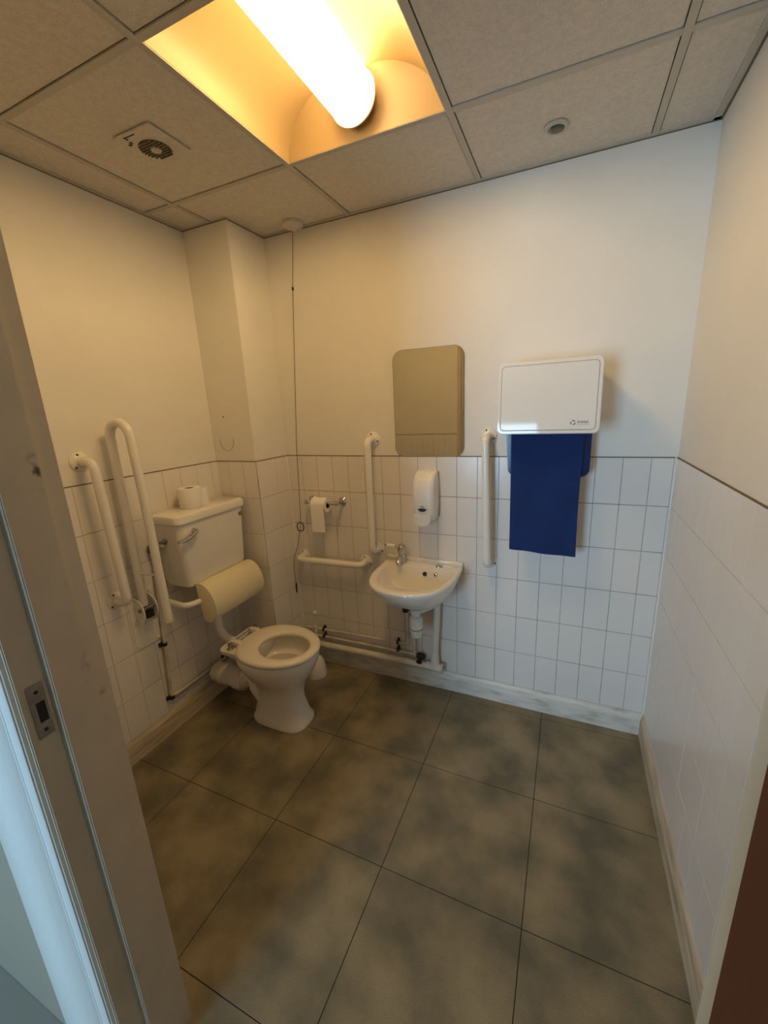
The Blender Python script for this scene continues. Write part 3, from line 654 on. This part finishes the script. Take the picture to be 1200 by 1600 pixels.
# tap
t = thing('tap', 'chrome lever tap on the left of the basin ledge', 'tap', (.998, -.052, .752))
bm = bm_new(); lathe(bm, [(.026, 0), (.026, .006), (.021, .010), (.020, .040), (.017, .052), (.021, .060), (.023, .075), (.021, .092), (.012, .101), (.001, .103)], (.998, -.052, .752), (0, 0, 1), 28); obj('body', bm, 'chrome', t)
bm = bm_new(); tube(bm, [(.998, -.055, .782), (1.000, -.085, .785), (1.002, -.108, .778), (1.003, -.118, .764)], [.015, .014, .0135, .013], 16); obj('spout', bm, 'chrome', t)
bm = bm_new(); tube(bm, [(.985, -.055, .838), (.962, -.062, .842)], .006, 12); obj('lever', bm, 'chrome', t)
bm = bm_new(); tube(bm, [(.922, -.072, .848), (.912, -.075, .849)], .0055, 10); obj('lever_tip', bm, 'chrome', t)
bm = bm_new(); tube(bm, [(.964, -.062, .842), (.958, -.063, .843), (.922, -.072, .848)], [.006, .0095, .0085], 14); obj('lever_sleeve', bm, 'plastic', t)
# waste trap
t = thing('basin_trap', 'white plastic bottle trap hanging under the basin', 'trap', (BX, -.165, .36))
bm = bm_new(); lathe(bm, [(.020, 0), (.020, -.03), (.027, -.032), (.028, -.055), (.020, -.06), (.020, -.070), (.034, -.075), (.035, -.140), (.036, -.142), (.036, -.152), (.030, -.154), (.029, -.186), (.024, -.190), (.001, -.190)], (BX-.0, -.165, .588), (0, 0, 1), 28); obj('bottle', bm, 'wastepipe', t)
bm = bm_new(); lathe(bm, [(.036, 0), (.037, .002), (.037, .007), (.036, .009)], (BX-.0, -.165, .442), (0, 0, 1), 28); obj('seal_ring', bm, 'greyline', t)
bm = bm_new(); lathe(bm, [(.021, 0), (.032, .001), (.034, .008), (.032, .016), (.021, .017)], (BX, -.165, .562), (0, 0, 1), 24); obj('lock_nut', bm, 'black', t)
bm = bm_new(); tube(bm, fillet([(BX+.02, -.160, .545), (BX+.078, -.105, .560), (BX+.082, -.040, .560)], .02), .017, 14); obj('outlet', bm, 'wastepipe', t)
bm = bm_new(); add_box(bm, BX-.070, BX+.055, -.17, -.0045, .570, .590, .003); add_box(bm, BX-.072, BX-.046, -.175, -.145, .525, .590, .003); tag(obj('basin_bracket', bm, 'hole', origin=(BX, -.0045, .53)), 'dark metal bracket clamped under the basin', 'bracket')
# vertical and horizontal waste
bm = bm_new(); tube(bm, fillet([(1.185, -.045, .60), (1.172, -.045, .20), (1.172, -.045, .150)], .02), .0175, 16)
lathe(bm, [(.023, 0), (.023, .045)], (1.172, -.045, .155), (0, 0, 1), 20)
w0 = obj('pipe_run', bm, 'wastepipe'); bpy.data.objects.remove(w0)
t = thing('waste_pipe', 'thick white waste pipe running above the skirting from under the basin', 'pipe', (.8, -.045, .128))
bm = bm_new(); tube(bm, [(.300, -.045, .136), (1.20, -.045, .150)], .0185, 18); obj('horizontal_pipe', bm, 'wastepipe', t)
bm = bm_new(); tube(bm, [(1.190, -.045, .60), (1.168, -.045, .165)], .0175, 18); obj('vertical_pipe', bm, 'wastepipe', t)
bm = bm_new(); lathe(bm, [(.024, 0), (.024, .075), (.019, .078)], (1.168, -.045, .145), (0, 0, 1), 20); lathe(bm, [(.024, -.045), (.024, .04)], (1.165, -.045, .150), (1, 0, 0), 20); obj('tee', bm, 'wastepipe', t)
bm = bm_new(); lathe(bm, [(.026, 0), (.026, .012), (.018, .013), (.018, .006), (.001, .006)], (1.203, -.045, .150), (1, 0, 0), 20); obj('end_cap', bm, 'pipe', t)
# two supply pipes
t = thing('supply_pipe', 'upper thin painted water pipe rising to the basin tap', 'pipe', (.7, -.024, .235)); r = .0075
bm = bm_new(); tube(bm, fillet([(.295, -.024, .226), (1.004, -.024, .246), (1.010, -.030, .62)], .03), r, 12); obj('pipe', bm, 'pipe_grim', t)
t2 = thing('supply_pipe', 'lower thin painted water pipe ending at a black valve under the basin', 'pipe', (.7, -.024, .18))
bm = bm_new(); tube(bm, [(.295, -.024, .180), (1.075, -.024, .190)], r, 12); tube(bm, [(1.047, -.036, .19), (1.047, -.036, .60)], r, 12); obj('pipe', bm, 'pipe_grim', t2)
bm = bm_new(); lathe(bm, [(.014, -.022), (.018, -.01), (.018, .014), (.012, .022)], (1.083, -.032, .190), (1, 0, 0), 16); lathe(bm, [(.008, 0), (.008, .03), (.015, .032), (.015, .042)], (1.083, -.032, .190), (0, -1, -.4), 14); obj('valve', bm, 'black', t2)
for x in (.445, .943):
    for z, tt in ((.232, t), (.184, t2)):
        zz = z+(x-.445)*.026
        bm = bm_new(); lathe(bm, [(.013, -.006), (.013, .006)], (x, -.024, zz), (1, 0, 0), 14); add_box(bm, x-.006, x+.006, -.018, -.0045, zz-.018, zz+.020, .002); obj('pipe_clip', bm, 'black', tt)
# left wall feed pipe
t = thing('feed_pipe', 'thin painted water pipe running down the left wall from the cistern', 'pipe', (.022, -.76, .19))
bm = bm_new(); tube(bm, fillet([(.09, -.735, .985), (.028, -.742, .965), (.022, -.752, .80), (.022, -.790, .196), (.022, -.72, .190), (.022, CY-.01, .190)], .02), .0075, 12); obj('pipe', bm, 'pipe_grim', t)
bm = bm_new(); tube(bm, [(.012, -.775, .158), (.012, CY-.01, .158)], .006, 10); obj('lower_pipe', bm, 'pipe_grim', t)
bm = bm_new(); lathe(bm, [(.012, -.022), (.017, -.015), (.017, .015), (.012, .022)], (.028, -.745, .965), (0, 0, 1), 16); obj('valve', bm, 'black', t)
for (y, z, v) in ((-.773, .482, 1), (-.788, .190, 1), (-.420, .196, 0)):
    bm = bm_new(); lathe(bm, [(.013, -.007), (.013, .007)], (.022, y, z), (0, 0, 1) if v else (0, 1, 0), 14); add_box(bm, .0045, .018, y-.022, y+.012, z-.010, z+.010, .003); obj('pipe_clip', bm, 'black', t)

# ---------------------------------------------------------------- toilet brush
t = thing('toilet_brush', 'white toilet brush in its domed holder in the back corner behind the toilet', 'toilet brush', (.452, -.145, 0))
bx, by = .452, -.150
bm = bm_new(); lathe(bm, [(.062, 0), (.063, .01), (.060, .04), (.052, .08), (.040, .108), (.022, .122), (.010, .125)], (bx, by, 0), (0, 0, 1), 30); obj('holder', bm, 'plastic', t)
bm = bm_new(); zs = [.12]; prof = [(.006, .12), (.006, .20)]
for k in range(5): z = .20+k*.028; prof += [(.006, z), (.0095, z+.006), (.0095, z+.016), (.006, z+.022)]
prof += [(.007, .345), (.007, .40), (.0105, .405), (.0115, .418), (.006, .428), (.001, .429)]
lathe(bm, prof, (bx+.010, by+.0, 0), (.04, 0, 1), 14); obj('handle', bm, 'plastic', t)

# ---------------------------------------------------------------- towel cabinet and towel
t = thing('towel_cabinet', 'white wall cabinet for a roller towel, with a printed logo', 'towel dispenser', (1.69, 0, 1.42))
dx0, dx1, dz0, dz1 = 1.500, 1.872, 1.426, 1.700; yb, yt = -.230, -.206
def fr(z, x=1.69): return yb+(yt-yb)*(z-dz0)/(dz1-dz0)-(x-1.69)*.05
cx, cz = (dx0+dx1)/2, (dz0+dz1)/2; w_, h_ = dx1-dx0, dz1-dz0
def cab(w, h, r, off):
    return [(x, fr(z, x)+off, z) for x, z in rrect(w, h, r, cx, cz, 6)]
bm = bm_new(); back = [(x, -.001, z) for x, z in rrect(w_-.03, h_-.02, .02, cx, cz, 6)]
loft(bm, [back, cab(w_-.008, h_-.008, .022, .03), cab(w_, h_, .022, .012), cab(w_, h_, .022, .004), cab(w_-.006, h_-.006, .020, 0.0), cab(w_-.026, h_-.026, .016, -.0005)], cap1=False)
obj('casing', bm, 'gloss_plastic', t, angle=30)
bm = bm_new(); loft(bm, [cab(w_-.0258, h_-.0258, .016, -.0004), cab(w_-.0305, h_-.0305, .0145, .0016)], cap0=False, cap1=False); obj('groove', bm, 'greyline', t, smooth=False)
bm = bm_new(); loft(bm, [cab(w_-.030, h_-.030, .0145, .0018), cab(w_-.0305, h_-.0305, .014, -.0008), cab(w_-.034, h_-.034, .013, -.0018)], cap0=False); obj('front_panel', bm, 'gloss_plastic', t, angle=20)
# logo: three-arc ring mark, word and small line beneath, printed on the panel
tilt = math.atan2(yt-yb, dz1-dz0)
def on_panel(bm, off=.0022):
    for v in bm.verts:
        x, z = v.co.x, v.co.z; v.co.y = fr(z, x)-off-(v.co.y)
lgx, lgz = 1.781, 1.467
for k in range(3):
    bm = bm_new(); a0 = .5+2*PI*k/3; pi_, po = [], []
    for j in range(8):
        a = a0+1.65*j/7; wd = .0026*math.sin(PI*(j+.6)/8.2)
        po.append((lgx+(.0078+wd*.6)*math.cos(a), lgz+(.0078+wd*.6)*math.sin(a))); pi_.append((lgx+(.0072-wd*.6)*math.cos(a), lgz+(.0072-wd*.6)*math.sin(a)))
    prism(bm, po+pi_[::-1], 'y', 0, .0003); on_panel(bm); obj('logo_mark', bm, 'logo', t, smooth=False)
def text_mesh(body, size, x, z, m_, name, parent):
    c = bpy.data.curves.new('txt', 'FONT'); c.body = body; c.size = size; c.extrude = 0; c.resolution_u = 3
    o = bpy.data.objects.new('txt', c); S.collection.objects.link(o)
    dg = bpy.context.evaluated_depsgraph_get(); dg.update(); me = bpy.data.meshes.new_from_object(o.evaluated_get(dg))
    bm = bmesh.new(); bm.from_mesh(me); bpy.data.objects.remove(o); bpy.data.meshes.remove(me)
    for v in bm.verts: v.co = Vector((x+v.co.x, 0, z+v.co.y))
    on_panel(bm); return obj(name, bm, m_, parent, smooth=False)
text_mesh('Initial', .0175, lgx+.0145, lgz-.003, 'logo', 'logo_lettering', t)
bm = bm_new(); prism(bm, [(lgx+.0145, lgz-.0085), (lgx+.0145, lgz-.0072), (lgx+.060, lgz-.0072), (lgx+.060, lgz-.0085)], 'y', 0, .0002); on_panel(bm); obj('logo_strapline', bm, 'greyline', t, smooth=False)
# navy guide behind the towel
bm = bm_new(); pts = [(1.868, 1.430), (1.508, 1.430)]
for k in range(7): a = PI+PI/2*k/6; pts.append((1.519+.03+.03*math.cos(a), 1.268+.03*math.sin(a)))
for k in range(7): a = 1.5*PI+PI/2*k/6; pts.append((1.838+.03*math.cos(a), 1.268+.03*math.sin(a)))
prism(bm, [(x+(.012 if x < 1.6 else -.012), z) for x, z in pts], 'y', -.040, -.085)
obj('towel_guide', bm, 'navy_gloss', t, angle=30)
# towel: hanging loop of cloth
bm = bm_new(); nz, nx = 34, 16
def tpt(u, v, side):
    z = 1.427-v*(1.427-.900); x = 1.548+.004*v+(u)*(.279-.004*v-.004*math.sin(v*3)); z += -(.000+.007*(u-.5))*v
    y = -.128+.006*math.sin(u*5+1.5)*v+.008*v*math.sin(v*2.2)+.003*math.sin(u*13+v*4)*(v**.5)
    if side: y += .036*(1-v)**.6+.0025
    return (x, y, z)
for side in (0, 1):
    g = [[bm.verts.new(tpt(i/nx, j/nz, side)) for i in range(nx+1)] for j in range(nz+1)]
    for j in range(nz):
        for i in range(nx): bm.faces.new((g[j][i], g[j][i+1], g[j+1][i+1], g[j+1][i]))
    if side == 0: gf = g
for i in range(nx): bm.faces.new((gf[nz][i], gf[nz][i+1], g[nz][i+1], g[nz][i]))
tag(obj('towel', bm, 'towel', angle=80, origin=(1.69, -.12, .90)), 'navy blue roller towel hanging below the white cabinet', 'towel')
